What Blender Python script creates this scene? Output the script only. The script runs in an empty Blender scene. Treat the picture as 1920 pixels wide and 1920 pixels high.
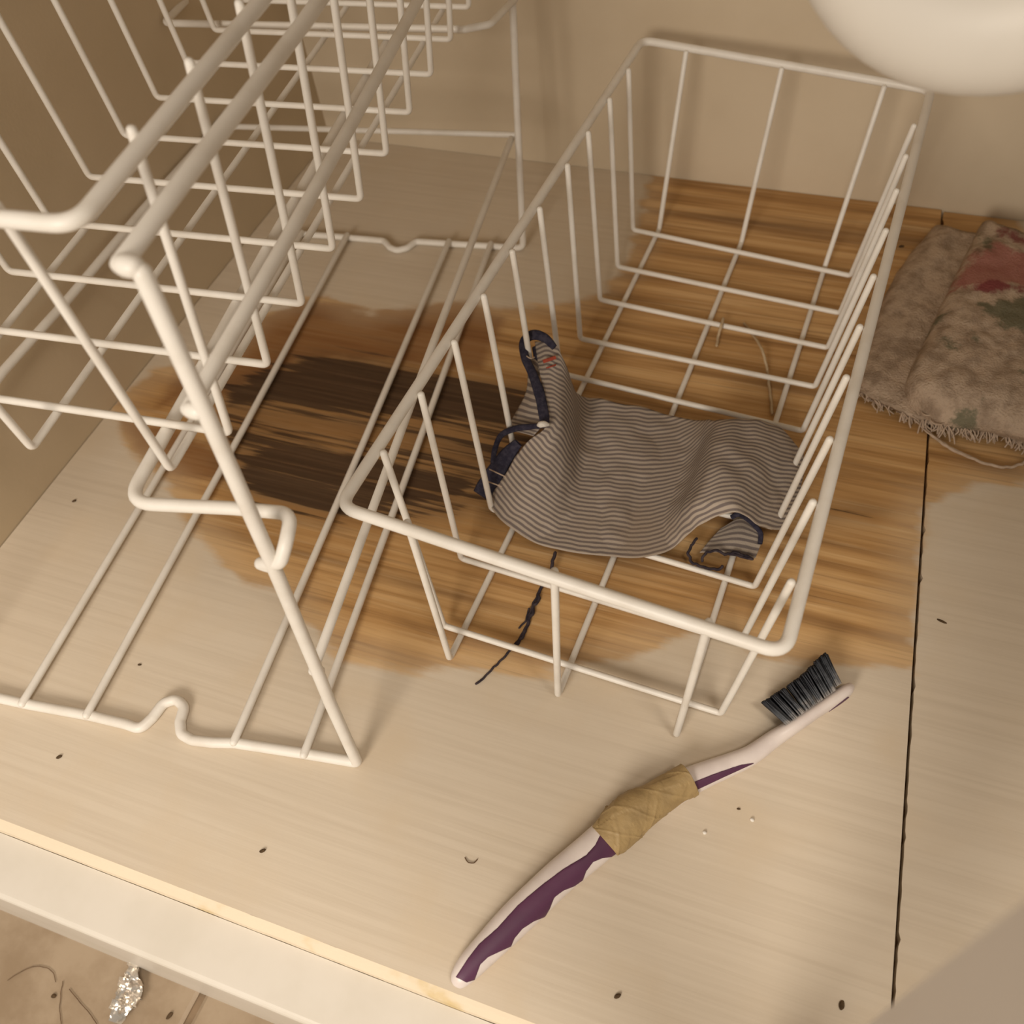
import bpy, math, random
import numpy as np
from mathutils import Vector, Matrix, noise
random.seed(4)
D = bpy.data; COL = bpy.context.scene.collection
SC = bpy.context.scene

# ------------------------------------------------------------------ frame of reference
S = 0.155                                   # metres per survey unit (width of the small wire basket)
TH = math.radians(-2.8)                     # turns the survey frame so that the back wall runs along X
PF = 1764.266
CAMW = np.array([0.616934, 0.213193, 0.343403]); CAMC = np.array([0.995053, -0.982416, 2.4388])
def rot(w):
    t = np.linalg.norm(w); k = w/t
    K = np.array([[0,-k[2],k[1]],[k[2],0,-k[0]],[-k[1],k[0],0]])
    return np.eye(3)+math.sin(t)*K+(1-math.cos(t))*K@K
CR = rot(CAMW)
RZ = np.array([[math.cos(TH),-math.sin(TH),0],[math.sin(TH),math.cos(TH),0],[0,0,1]])
def M(p): return RZ@np.array(p, float)*S    # survey units -> world metres
def ray(u, v): return CR@np.array([(u-960)/PF, -(v-960)/PF, -1.0])
def unp(u, v, z=0.0):                       # a point of the photograph on the horizontal plane z
    d = ray(u, v); return CAMC+d*((z-CAMC[2])/d[2])

cam_d = D.cameras.new('camera'); cam = D.objects.new('camera', cam_d); COL.objects.link(cam)
R3 = RZ@CR
cam.matrix_world = Matrix([[*R3[0], 0], [*R3[1], 0], [*R3[2], 0], [0,0,0,1]])
cam.location = Vector(M(CAMC))
cam_d.sensor_width = 36; cam_d.lens = 36*PF/1920; cam_d.clip_start = 0.005
cam_d.dof.use_dof = True; cam_d.dof.focus_distance = 0.385; cam_d.dof.aperture_fstop = 14
SC.camera = cam

# ------------------------------------------------------------------ light
w = D.worlds.new('world'); SC.world = w; w.use_nodes = True
bg = w.node_tree.nodes['Background']; bg.inputs[0].default_value = (1.0, 0.89, 0.75, 1); bg.inputs[1].default_value = 0.36
def area(name, loc, target, size, power, color):
    l = D.lights.new(name, 'AREA'); l.shape = 'DISK'; l.size = size; l.energy = power; l.color = color
    o = D.objects.new(name, l); COL.objects.link(o); o.location = loc
    o.rotation_euler = (Vector(target)-Vector(loc)).to_track_quat('-Z','Y').to_euler()
    return o
area('room_front_light', (0.0, -0.95, 0.58), (0.05, 0.15, 0.05), 0.40, 8.3, (1.0, 0.90, 0.775))  # low soft disk light from the front of the room
area('room_ceiling_light', (0.50, -0.33, 1.28), (0.16, -0.05, 0.0), 0.36, 9.4, (1.0, 0.90, 0.775))
SC.view_settings.view_transform = 'Standard'; SC.view_settings.look = 'None'
SC.view_settings.exposure = 0.0; SC.view_settings.gamma = 1.0; SC.view_settings.use_curve_mapping = False

# ------------------------------------------------------------------ materials
def rgb(r, g, b):
    f = lambda c: (c/255/12.92 if c/255 <= .04045 else ((c/255+.055)/1.055)**2.4)
    return (f(r), f(g), f(b), 1)
class N:                                    # a small node-graph helper
    def __init__(s, name, rough=.6, spec=.3, metal=0):
        s.m = D.materials.new(name); s.m.use_nodes = True; s.t = s.m.node_tree
        s.b = s.t.nodes['Principled BSDF']; s.b.inputs['Roughness'].default_value = rough
        s.b.inputs['Specular IOR Level'].default_value = spec; s.b.inputs['Metallic'].default_value = metal
    def n(s, ty, **k):
        x = s.t.nodes.new(ty)
        for a, v in k.items(): setattr(x, a, v)
        return x
    def l(s, a, b): s.t.links.new(a, b)
    def coord(s, scale=(1,1,1), rz=0):
        c = s.n('ShaderNodeTexCoord'); m = s.n('ShaderNodeMapping'); m.inputs['Scale'].default_value = scale
        m.inputs['Rotation'].default_value = (0,0,rz); s.l(c.outputs['Object'], m.inputs['Vector']); return m.outputs[0]
    def noise(s, scale, vec=None, detail=4, rough=.55):
        x = s.n('ShaderNodeTexNoise'); x.inputs['Scale'].default_value = scale
        x.inputs['Detail'].default_value = detail; x.inputs['Roughness'].default_value = rough
        s.l(vec if vec is not None else s.coord(), x.inputs['Vector']); return x.outputs['Fac']
    def ramp(s, fac, stops):
        x = s.n('ShaderNodeValToRGB'); e = x.color_ramp.elements
        while len(e) < len(stops): e.new(.5)
        for i, (p, c) in enumerate(stops): e[i].position = p; e[i].color = c if len(c) == 4 else (*c, 1)
        s.l(fac, x.inputs[0]); return x.outputs[0]
    def step(s, fac, a, b):
        x = s.n('ShaderNodeMapRange'); x.interpolation_type = 'SMOOTHSTEP'
        x.inputs[1].default_value = a; x.inputs[2].default_value = b; s.l(fac, x.inputs[0]); return x.outputs[0]
    def math(s, op, a, b=None):
        x = s.n('ShaderNodeMath', operation=op)
        for i, v in enumerate((a, b)):
            if v is None: continue
            if isinstance(v, (int, float)): x.inputs[i].default_value = v
            else: s.l(v, x.inputs[i])
        return x.outputs[0]
    def mix(s, fac, a, b, mode='MIX'):
        x = s.n('ShaderNodeMix', data_type='RGBA', blend_type=mode)
        if isinstance(fac, (int, float)): x.inputs[0].default_value = fac
        else: s.l(fac, x.inputs[0])
        for i, v in ((6, a), (7, b)):
            if isinstance(v, tuple): x.inputs[i].default_value = v
            else: s.l(v, x.inputs[i])
        return x.outputs[2]
    def attr(s, name):
        x = s.n('ShaderNodeAttribute'); x.attribute_name = name; return x.outputs['Fac']
    def color(s, c):
        if isinstance(c, tuple): s.b.inputs['Base Color'].default_value = c
        else: s.l(c, s.b.inputs['Base Color'])
    def bump(s, h, strength=.3, dist=.0005):
        x = s.n('ShaderNodeBump'); x.inputs['Strength'].default_value = strength; x.inputs['Distance'].default_value = dist
        s.l(h, x.inputs['Height']); s.l(x.outputs[0], s.b.inputs['Normal'])

def mat_wire():
    g = N('white_coated_wire', .42, .4)
    n1 = g.noise(60, detail=5); n2 = g.noise(26, g.coord((1,1,1)), 6, .7)
    c = g.mix(g.step(n1, .4, .75), (.80,.76,.70,1), (.72,.67,.60,1))
    g.color(g.mix(g.step(n2, .735, .78), c, (.22,.10,.04,1))); g.bump(g.noise(900, detail=2), .10, .0003); return g.m
def mat_board():
    g = N('worn_painted_board', .62, .25)
    grain = g.noise(1, g.coord((7, 330, 7)), 6, .65); grain2 = g.noise(1, g.coord((4, 110, 4)), 5, .6)
    wide = g.noise(1, g.coord((2.2, 36, 2)), 4, .55); blot = g.noise(22, detail=5)
    paint = g.mix(g.step(grain, .35, .72), (.66,.57,.455,1), (.60,.51,.40,1))
    paint = g.mix(g.step(blot, .45, .75), paint, (.63,.525,.395,1))
    wood = g.ramp(grain2, [(.28,(.25,.125,.045,1)),(.46,(.46,.26,.10,1)),(.6,(.61,.38,.17,1)),(.78,(.68,.46,.24,1))])
    wood = g.mix(g.step(wide, .52, .72), wood, (.25,.14,.06,1))
    wood = g.mix(g.math('MULTIPLY', g.step(grain, .5, .78), .45), wood, (.78,.58,.34,1))
    fine = g.noise(1, g.coord((10, 520, 10)), 4, .6)
    wood = g.mix(g.math('MULTIPLY', g.step(fine, .52, .70), .40), wood, (.17,.085,.032,1))
    # reddish tidemark
    rd = g.step(g.math('ADD', g.attr('red'), g.math('MULTIPLY', g.math('SUBTRACT', blot, .5), .16)), -.03, .03)
    wood = g.mix(g.math('MULTIPLY', rd, .75), wood, (.21,.09,.032,1))
    # black water stain in streaks along the grain
    st = g.noise(1, g.coord((6, 190, 6)), 6, .62)
    dk = g.step(g.math('ADD', g.attr('dark'), g.math('MULTIPLY', g.math('SUBTRACT', st, .54), .34)), -.012, .022)
    dk2 = g.step(g.math('ADD', g.attr('dark'), g.math('MULTIPLY', g.math('SUBTRACT', grain2, .5), .40)), -.10, .06)
    wood = g.mix(g.math('MULTIPLY', dk2, .62), wood, (.115,.055,.024,1))
    wood = g.mix(g.math('MULTIPLY', dk, .86), wood, g.mix(g.step(grain, .35, .7), (.030,.016,.010,1), (.075,.042,.024,1)))
    wr = g.math('ADD', g.attr('wear'), g.math('MULTIPLY', g.math('SUBTRACT', g.noise(30, detail=6), .5), .10))
    wr = g.math('ADD', wr, g.math('MULTIPLY', g.math('SUBTRACT', grain2, .5), .11))
    fade = g.step(wr, -.012, .030)
    pale = g.mix(.5, paint, (.60,.40,.19,1)); wood = g.mix(g.step(wr, .0, .16), g.mix(.42, wood, pale), wood)
    g.color(g.mix(fade, paint, wood)); g.bump(grain, .25, .0003); return g.m
def mat_simple(name, c1, c2, scale=40, rough=.6, spec=.3, bump=0, bscale=300, metal=0, lo=.35, hi=.7):
    g = N(name, rough, spec, metal); g.color(g.mix(g.step(g.noise(scale, detail=5), lo, hi), c1, c2))
    if bump: g.bump(g.noise(bscale, detail=3), bump, .0006)
    return g.m
def mat_stripe():
    g = N('striped_cotton', .95, .05)
    wv = g.math('ADD', g.attr('stripe'), g.math('MULTIPLY', g.noise(90, detail=3), .35))
    s_ = g.math('SINE', g.math('MULTIPLY', wv, 2*math.pi))
    c = g.mix(g.step(s_, -.55, .45), (.17,.14,.13,1), (.41,.345,.285,1))
    c = g.mix(g.math('MULTIPLY', g.step(g.noise(16, detail=4), .5, .75), .4), c, (.28,.20,.13,1))
    g.color(c); g.bump(g.noise(1500, detail=2), .5, .0004); return g.m
def mat_rug():
    g = N('faded_floral_rug', 1, .02)
    c = g.mix(g.step(g.noise(120, detail=5), .35, .7), (.52,.40,.30,1), (.31,.23,.165,1))
    n = g.math('MULTIPLY', g.math('SUBTRACT', g.noise(130, detail=5, rough=.7), .5), .16)
    c = g.mix(g.math('MULTIPLY', g.step(g.math('ADD', g.attr('pink'), n), -.01, .03), .8), c, (.36,.13,.11,1))
    c = g.mix(g.math('MULTIPLY', g.step(g.math('ADD', g.attr('rose'), n), -.01, .03), .8), c, (.20,.045,.05,1))
    c = g.mix(g.math('MULTIPLY', g.step(g.math('ADD', g.attr('green'), n), -.005, .03), .8), c, (.13,.135,.085,1))
    g.color(c); g.bump(g.noise(900, detail=4), 1, .0012); return g.m
def mat_tile():
    g = N('beige_floor_tile', .45, .4)
    c = g.mix(g.step(g.noise(24, detail=6, rough=.65), .35, .68), (.36,.275,.19,1), (.27,.195,.125,1))
    g.color(c); g.bump(g.noise(120, detail=4), .25, .0008); return g.m
WIRE = mat_wire(); BOARD = mat_board(); STRIPE = mat_stripe(); RUG = mat_rug(); TILE = mat_tile()
WALL = mat_simple('cream_wall_paint', (.62,.52,.385,1), (.57,.47,.34,1), 9, .75, .2, .12, 500)
SIDE = mat_simple('tan_cabinet_side', (.56,.45,.31,1), (.50,.40,.27,1), 9, .75, .2, .1, 500)
LIP = mat_simple('cream_gloss_paint', (.66,.61,.54,1), (.62,.57,.495,1), 30, .35, .4, .08, 200)
STILE = mat_simple('pale_grey_paint', (.74,.68,.62,1), (.71,.65,.59,1), 20, .5, .3)
EDGE = mat_simple('raw_yellow_edge', (.74,.63,.48,1), (.62,.47,.24,1), 22, .7, .2, .2, 400, lo=.56, hi=.68)
CARC = mat_simple('brown_carcass_wood', (.13,.075,.035,1), (.17,.10,.05,1), 60, .9, .1)
GROUT = mat_simple('dirty_grout', (.20,.14,.09,1), (.27,.19,.12,1), 60, .9, .1)
PVC = mat_simple('white_plastic_pipe', (.66,.62,.56,1), (.62,.58,.52,1), 12, .45, .3)
HANDLE = mat_simple('white_brush_plastic', (.74,.66,.62,1), (.66,.58,.55,1), 90, .35, .45)
PURPLE = mat_simple('purple_rubber', (.085,.028,.065,1), (.11,.035,.082,1), 50, .5, .35)
TAPE = mat_simple('crinkled_masking_tape', (.40,.28,.13,1), (.31,.215,.10,1), 120, .5, .3, .4, 500)
NAVY = mat_simple('navy_trim_and_shade', (.030,.028,.045,1), (.055,.05,.07,1), 500, .95, .05, .4, 1500)
DARKTHREAD = mat_simple('dark_thread', (.035,.028,.035,1), (.07,.055,.06,1), 300, .95, .05)
PALETHREAD = mat_simple('pale_thread', (.52,.40,.26,1), (.45,.33,.2,1), 300, .9, .05)
RUGTHREAD = mat_simple('rug_thread', (.50,.39,.30,1), (.40,.30,.22,1), 300, .95, .05)
HAIR = mat_simple('brown_hair', (.15,.09,.05,1), (.10,.06,.035,1), 300, .7, .2)
FOIL = mat_simple('crumpled_foil', (.85,.80,.74,1), (.7,.66,.6,1), 50, .22, .6, metal=.9)
SEED = mat_simple('dark_crumb', (.07,.045,.025,1), (.12,.075,.04,1), 600, .8, .1)
WHITECRUMB = mat_simple('white_crumb', (.8,.76,.7,1), (.7,.66,.6,1), 600, .8, .1)
WHITETAG = mat_simple('white_knot', (.72,.68,.62,1), (.6,.56,.5,1), 900, .9, .05)
RED = mat_simple('red_mark', (.36,.07,.04,1), (.28,.06,.04,1), 500, .9, .05)
def mat_bristle():
    g = N('dark_bristles', .5, .3)
    a = g.math('ADD', g.attr('tip'), g.math('MULTIPLY', g.math('SUBTRACT', g.noise(260, detail=3), .5), .9))
    g.color(g.ramp(a, [(.0,(.30,.27,.25,1)),(.30,(.07,.075,.085,1)),(.62,(.012,.013,.018,1))])); return g.m
BRISTLE = mat_bristle()

# ------------------------------------------------------------------ object helpers
def thing(name, label, cat, base, group=None):
    o = D.objects.new(name, None); COL.objects.link(o); o.empty_display_size = .01
    o.location = Vector(M(base)); o['label'] = label; o['category'] = cat
    if group: o['group'] = group
    return o
def mesh(name, V, F, mat, parent=None, smooth=True, attrs=None, base=None, raw=False, solid=0, label=None):
    """V in survey units; becomes one mesh object in metres, local to its parent or to its own base"""
    V = np.array(V, float)
    W = V if raw else (V@RZ.T)*S
    if parent is not None:
        off = np.array(parent.location); q = parent.parent
        while q is not None: off = off+np.array(q.location); q = q.parent
        loc = (0,0,0)
    else:
        off = np.array([W[:,0].mean(), W[:,1].mean(), W[:,2].min()]) if base is None else M(base); loc = tuple(off)
    me = D.meshes.new(name); me.from_pydata((W-off).tolist(), [], [list(map(int, f)) for f in F]); me.update()
    me.polygons.foreach_set('use_smooth', [smooth]*len(me.polygons))
    me.materials.append(mat)
    if attrs:
        for k, v in attrs.items():
            a = me.attributes.new(k, 'FLOAT', 'POINT'); a.data.foreach_set('value', np.asarray(v, np.float32))
    o = D.objects.new(name, me); COL.objects.link(o); o.location = loc
    if parent is not None: o.parent = parent
    if solid:
        m = o.modifiers.new('thick', 'SOLIDIFY'); m.thickness = solid; m.offset = 0
    if label: o['label'] = label
    return o
def tag(o, label, cat, group=None, kind=None):
    o['label'] = label; o['category'] = cat
    if group: o['group'] = group
    if kind: o['kind'] = kind
    return o
def struct(o, label=None):
    o['kind'] = 'structure'
    if label: o['label'] = label
    return o
def fillet(P, rad, closed=False, n=6):
    P = [np.array(p, float) for p in P]; L = len(P); out = []
    for i, p in enumerate(P):
        if not closed and i in (0, L-1): out.append(p); continue
        a = P[i-1]-p; b = P[(i+1) % L]-p; la, lb = np.linalg.norm(a), np.linalg.norm(b)
        a /= la; b /= lb; r = rad[i] if isinstance(rad, (list, tuple)) else rad
        if r <= 0 or a@b < -.995: out.append(p); continue
        t = min(r/max(math.tan(math.acos(np.clip(a@b,-1,1))/2), .15), la*.48, lb*.48)
        A, B = p+a*t, p+b*t
        for k in range(n+1):
            s = k/n; out.append((1-s)**2*A+2*s*(1-s)*p+s*s*B)
    return out
def smoothpath(P, n=6, closed=False):
    P = [np.array(p, float) for p in P]; L = len(P); out = []
    for i in range(L if closed else L-1):
        if closed: a, b, c, d = P[i-1], P[i], P[(i+1) % L], P[(i+2) % L]
        else: a, b, c, d = P[max(i-1,0)], P[i], P[i+1], P[min(i+2,L-1)]
        for k in range(n):
            t = k/n
            out.append(.5*((2*b)+(c-a)*t+(2*a-5*b+4*c-d)*t*t+(3*b-a-3*c+d)*t**3))
    if not closed: out.append(P[-1])
    return out
def tube(P, r, closed=False, sides=10, round_ends=True):
    """sweeps a circle (r may be a list) along P; returns verts, faces"""
    P = [np.array(p, float) for p in P]; n = len(P)
    R_ = [r]*n if np.isscalar(r) else list(r)
    if not closed and round_ends:                       # domed ends
        d0 = P[0]-P[1]; d0 /= np.linalg.norm(d0); d1 = P[-1]-P[-2]; d1 /= np.linalg.norm(d1)
        P = [P[0]+d0*R_[0]*.9, P[0]+d0*R_[0]*.55]+P+[P[-1]+d1*R_[-1]*.55, P[-1]+d1*R_[-1]*.9]
        R_ = [R_[0]*.42, R_[0]*.84]+R_+[R_[-1]*.84, R_[-1]*.42]; n += 4
    T = []
    for i in range(n):
        a = P[(i-1) % n] if (closed or i > 0) else P[0]; b = P[(i+1) % n] if (closed or i < n-1) else P[-1]
        t = b-a; T.append(t/(np.linalg.norm(t)+1e-12))
    up = np.array([0,0,1.]) if abs(T[0][2]) < .9 else np.array([1.,0,0])
    u = np.cross(T[0], up); u /= np.linalg.norm(u); V = []; F = []
    for i in range(n):
        u = u-T[i]*(u@T[i]); u /= np.linalg.norm(u); v = np.cross(T[i], u)
        for k in range(sides):
            a = 2*math.pi*k/sides; V.append(P[i]+R_[i]*(math.cos(a)*u+math.sin(a)*v))
    for i in range(n if closed else n-1):
        j = (i+1) % n
        for k in range(sides):
            F.append((i*sides+k, i*sides+(k+1) % sides, j*sides+(k+1) % sides, j*sides+k))
    if not closed:
        F.append(tuple(range(sides))[::-1]); F.append(tuple((n-1)*sides+k for k in range(sides)))
    return V, F
def join(parts):
    V = []; F = []
    for v, f in parts:
        o = len(V); V += list(v); F += [tuple(i+o for i in q) for q in f]
    return V, F
def box(x0, x1, y0, y1, z0, z1):
    V = [(x,y,z) for z in (z0,z1) for y in (y0,y1) for x in (x0,x1)]
    return V, [(0,2,3,1),(4,5,7,6),(0,1,5,4),(2,6,7,3),(0,4,6,2),(1,3,7,5)]
def wire(name, P, r, parent, closed=False, label=None, mat=None, sides=10):
    V, F = tube(P, r, closed, sides); return mesh(name, V, F, mat or WIRE, parent, label=label)
def grid_faces(nu, nv, off=0):
    return [(off+i*nv+j, off+(i+1)*nv+j, off+(i+1)*nv+j+1, off+i*nv+j+1) for i in range(nu-1) for j in range(nv-1)]
def sdf(poly, X, Y):
    """signed distance to polygon, positive inside"""
    poly = np.array(poly); n = len(poly); d = np.full(X.shape, 1e9); ins = np.zeros(X.shape, bool)
    for i in range(n):
        a, b = poly[i], poly[(i+1) % n]; e = b-a; wx, wy = X-a[0], Y-a[1]
        t = np.clip((wx*e[0]+wy*e[1])/(e@e+1e-12), 0, 1)
        d = np.minimum(d, np.hypot(wx-e[0]*t, wy-e[1]*t))
        c = ((a[1] > Y) != (b[1] > Y)) & (X < (b[0]-a[0])*(Y-a[1])/(b[1]-a[1]+1e-12)+a[0]); ins ^= c
    return np.where(ins, d, -d)
def pxpoly(pts, z=0): return [unp(u, v, z)[:2] for u, v in pts]

# ------------------------------------------------------------------ the cabinet: boards, walls, front rail, tiles
xL = lambda y: -1.508-.036*(y+.046)
xR = lambda y: 1.398-.0912*y
yF = lambda x: -.749+.0464*x
yB = lambda x: 2.520+.0506*x
WEAR = pxpoly([(205,765),(215,745),(290,690),(360,680),(420,650),(490,585),(560,560),(615,553),(660,570),(700,582),(760,572),(850,562),(930,575),
 (1000,570),(1080,562),(1130,540),(1165,500),(1190,440),(1200,390),(1215,330),(1235,290),(1700,330),(1900,300),(1990,880),(1920,905),(1830,915),(1745,955),(1722,1140),(1715,1258),(1600,1262),
 (1500,1250),(1420,1235),(1330,1195),(1230,1220),(1120,1258),(1000,1270),(860,1268),(740,1256),(640,1240),(580,1190),(520,1120),(450,1090),(400,1045),(345,975),(300,905),(235,850)])
DARKS = [pxpoly([(420,735),(500,690),(600,672),(700,676),(800,700),(880,715),(1010,745),(990,800),(880,790),(760,785),(640,772),(520,760),(430,762)]),
         pxpoly([(430,850),(520,825),(640,850),(760,865),(870,885),(905,905),(860,945),(740,960),(640,978),(560,960),(480,935),(440,890)]),
         pxpoly([(880,945),(940,955),(1010,975),(930,978)]), pxpoly([(1520,940),(1620,930),(1700,955),(1640,985),(1540,975)])]
DARKS.append(pxpoly([(400,720),(520,680),(700,668),(860,705),(1040,740),(1020,830),(930,940),(860,975),(700,990),(540,975),(440,930),(405,830)]))
DSH = [.02, .0, -.01, -.05, -.030]; DCAP = [.10, .055, .05, .05, .045]
REDS = [pxpoly([(470,600),(560,560),(700,582),(850,562),(960,590),(900,690),(700,672),(560,680),(440,730),(300,760),(330,700)]),
        pxpoly([(230,790),(330,800),(420,860),(430,900),(330,900),(260,850)])]
def board(name, x0, x1, z, label, nx, ny):
    V = []
    xs = np.linspace(0, 1, nx); ys = np.linspace(0, 1, ny)
    X = np.zeros((nx, ny)); Y = np.zeros((nx, ny))
    for j, t in enumerate(ys):
        yy = -.745+t*(2.52+.745)
        a, b = x0(yy), x1(yy)
        X[:, j] = a+(b-a)*xs
        if z < 0: X[0, j] += .010*max(0, noise.noise(Vector((0, yy*28, 3)))-.05)+.006*noise.noise(Vector((0, yy*70, 5)))**2
        Y[:, j] = (1-t)*yF(X[:, j])+t*(yB(X[:, j])-.004)
    wear = sdf(WEAR, X, Y); dark = np.full(X.shape, -1.)
    for p, s, c_ in zip(DARKS, DSH, DCAP): dark = np.maximum(dark, np.minimum(sdf(p, X, Y), c_)+s)
    red = np.maximum(sdf(REDS[0], X, Y), sdf(REDS[1], X, Y))
    top = np.stack([X, Y, np.full(X.shape, z)], -1).reshape(-1, 3)
    F = grid_faces(nx, ny)
    ring = [i*ny for i in range(nx)]+[(nx-1)*ny+j for j in range(1, ny)]+[i*ny+ny-1 for i in range(nx-2, -1, -1)]+[j for j in range(ny-2, 0, -1)]
    bot = top[ring].copy(); bot[:, 2] = z-.030; o = len(top); n = len(ring)
    for k in range(n): F.append((ring[k], o+k, o+(k+1) % n, ring[(k+1) % n]))
    F.append(tuple(o+k for k in range(n))[::-1])
    A = lambda a: np.concatenate([np.clip(a, -.5, .5).ravel(), np.clip(a, -.5, .5).ravel()[ring]])
    ob = mesh(name, np.concatenate([top, bot]), F, BOARD, attrs={'wear': A(wear), 'dark': A(dark), 'red': A(red)}, smooth=False)
    return tag(ob, label, 'board')
board('cabinet_board', lambda y: xL(y)+.006, lambda y: xR(y)-.0045, 0.0, 'wide pale painted board with a big bare brown patch and a black stain', 330, 350)
board('cabinet_board', lambda y: xR(y)+.0045, lambda y: 2.7+0*y, -.008, 'narrow pale board right of the dark seam, lying under the folded floral rug', 120, 200)

V, F = box(-3.2, 4.2, 0, .12, -.8, 5.0)
V = [(x, y+2.520+.0506*x, z) for x, y, z in V]
struct(mesh('wall_back', V, F, WALL, smooth=False), 'cream painted back wall of the cabinet')
V, F = box(0, 1, 0, 1, 0, 1)
V = [(xL(-.76+y*3.24)-(1-x)*.1, -.76+y*3.24, -.7+z*5.6) for x, y, z in V]
struct(mesh('wall_left', V, F, SIDE, smooth=False), 'tan left side panel of the cabinet')
V, F = box(-1.7, 4.2, 0, 3.3, 3.9, 4.1); V = [(x, y+yF(x)-.1, z) for x, y, z in V]
struct(mesh('ceiling', V, F, SIDE, smooth=False), 'underside of the countertop over the cabinet')
# carcass under the boards, so that nothing hangs in the air
V, F = box(-1.6, 4.0, 0, 3.2, -.2, -.0385); V = [(x, y+yF(x)+.03, z) for x, y, z in V]
struct(mesh('trim_2', V, F, CARC, smooth=False), 'dark carcass below the cabinet boards')
# front rail: raw edge strip, painted rail top with a rounded nose, front face down to the tiles
def extrude_profile(prof, x0, x1, n=60, jag=0.0):
    V = []; F = []; k = len(prof)
    for i in range(n):
        x = x0+(x1-x0)*i/(n-1)
        for q, (dy, z) in enumerate(prof):
            j = jag*(noise.noise(Vector((x*9, q*3.1, 0)))+.6*noise.noise(Vector((x*31, q, 7)))) if jag else 0
            V.append((x, yF(x)+dy+j, z))
    for i in range(n-1):
        for q in range(k): F.append((i*k+q, (i+1)*k+q, (i+1)*k+(q+1) % k, i*k+(q+1) % k))
    F.append(tuple(range(k))); F.append(tuple((n-1)*k+q for q in range(k))[::-1])
    return V, F
V, F = extrude_profile([(.0005, -.0008), (.0005,-.036), (-.0005,-.07), (-.025,-.07), (-.0225,-.030), (-.010,-.006)], -1.62, 4.0, 260, .0014)
struct(mesh('trim_1', V, F, EDGE, smooth=False), 'raw yellowed edge strip along the front of the boards')
nose = [(-.0258,-.058)]+[(-.150-.02*math.sin(a)-.003, -.095+.02*math.cos(a)) for a in np.linspace(0, math.pi/2, 6)]+[(-.173,-.775),(-.0258,-.775)]
V, F = extrude_profile(nose, -1.9, 4.0, 40)
fr = thing('face_frame', 'cream painted front rail of the cabinet with a pale grey upright at its right', 'cabinet frame', (.5,-.85,-.77))
mesh('bottom_rail', V, F, LIP, fr, smooth=False)
V, F = box(1.188, 1.60, -.725, -.60, -.07, 5.0)
V, F = box(0, 1, 0, 1, 0, 1)
V = [(1.186+.36*x+.0464*0, -.90+.175*y, -.068+4.9*z) for x, y, z in V]
mesh('upright', V, F, STILE, fr, smooth=False, label='pale grey painted upright')
# tiles
V, F = box(-3.2, 4.2, -4.2, -.55, -.9, -.785)
struct(mesh('floor', V, F, GROUT, smooth=False), 'grout bed of the tiled room floor')
e = unp(362, 1895, -.77); e2 = unp(350, 1920, -.77)
ti = 0
gx = e[0]
tt = []
for ix in range(-3, 4):
    for iy in range(0, 4):
        x0 = gx+.012+ix*1.25; x1 = gx+1.25-.012+ix*1.25; y1 = -.92-iy*1.25; y0 = y1-1.226
        if iy == 0: y1 = -.70
        b = .012; P = [(x0,y0),(x1,y0),(x1,y1),(x0,y1)]
        Vt = [(x,y,-.80) for x,y in P]+[(x,y,-.777) for x,y in P]+[(x+(b if i in (0,3) else -b), y+(b if i < 2 else -b), -.77) for i,(x,y) in enumerate(P)]
        Ft = [(0,3,2,1),(8,9,10,11)]+[(k,(k+1)%4,4+(k+1)%4,4+k) for k in range(4)]+[(4+k,4+(k+1)%4,8+(k+1)%4,8+k) for k in range(4)]
        tt.append((Vt, Ft))
V, F = join(tt); 
struct(mesh('floor_tiles', V, F, TILE, smooth=False), 'beige glazed tiles of the room floor')

# ------------------------------------------------------------------ wire baskets
RIM, UW, RL = .0148, .0096, .016
def basket(name, label, rim, ups, longs):
    """rim: 4 corners; ups: list of (top_l, bot_l, bot_r, top_r); longs: list of (top_f, bot_f, bot_b, top_b)"""
    base = np.mean([u[1] for u in ups]+[u[2] for u in ups], 0); base[2] = min(l[1][2] for l in longs)-UW
    t = thing(name, label, 'wire basket', base, 'matching white wire baskets')
    wire('rim', fillet(rim, .045, True, 8), RIM, t, closed=True, sides=14)
    for u in ups: wire('cross_wire', fillet(u, .016, n=5), UW, t)
    for l in longs: wire('lengthwise_wire', fillet(l, .016, n=5), UW, t)
    return t
H_, h1, h2 = .703994, -.042826, -.042964
zr = lambda x, y: H_+h1*(x-.5)+h2*(y-1.1)
def onrim(u, v):
    z = H_
    for _ in range(6): p = unp(u, v, z); z = zr(p[0], p[1])
    return unp(u, v, z)
rimc = [onrim(637,950), onrim(1472,1227), onrim(1746,169), onrim(1204,75)]
q = dict(xb0=.0318, xb1=.8942, yb0=.0748, yb1=2.1405, xl=(.11125,.46357,.79487), y0=.174945, d=.213395, s1=-.011455, s2=-.004861, x2=-.002569)
TL = [(705,848),(772,738),(845,643),(905,558),(960,475),(1012,395),(1060,313),(1100,252),(1143,190),(1180,135)]
TR = [(1488,1095),(1528,945),(1563,828),(1600,713),(1625,618),(1649,523),(1672,437),(1692,362),(1709,297),(1724,240)]
BL = {0:(832,1173),1:(865,1047),6:(1088,635),7:(1125,562),8:(1158,500)}
BR = {0:(1352,1337),2:(1415,1100),5:(1505,808),6:(1528,725),7:(1552,652),8:(1575,587),9:(1595,517)}
ups = []
zu = .0295
def lerp_edge(a, b, y):
    t = (y-a[1])/(b[1]-a[1]); return a+(b-a)*t
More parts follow.
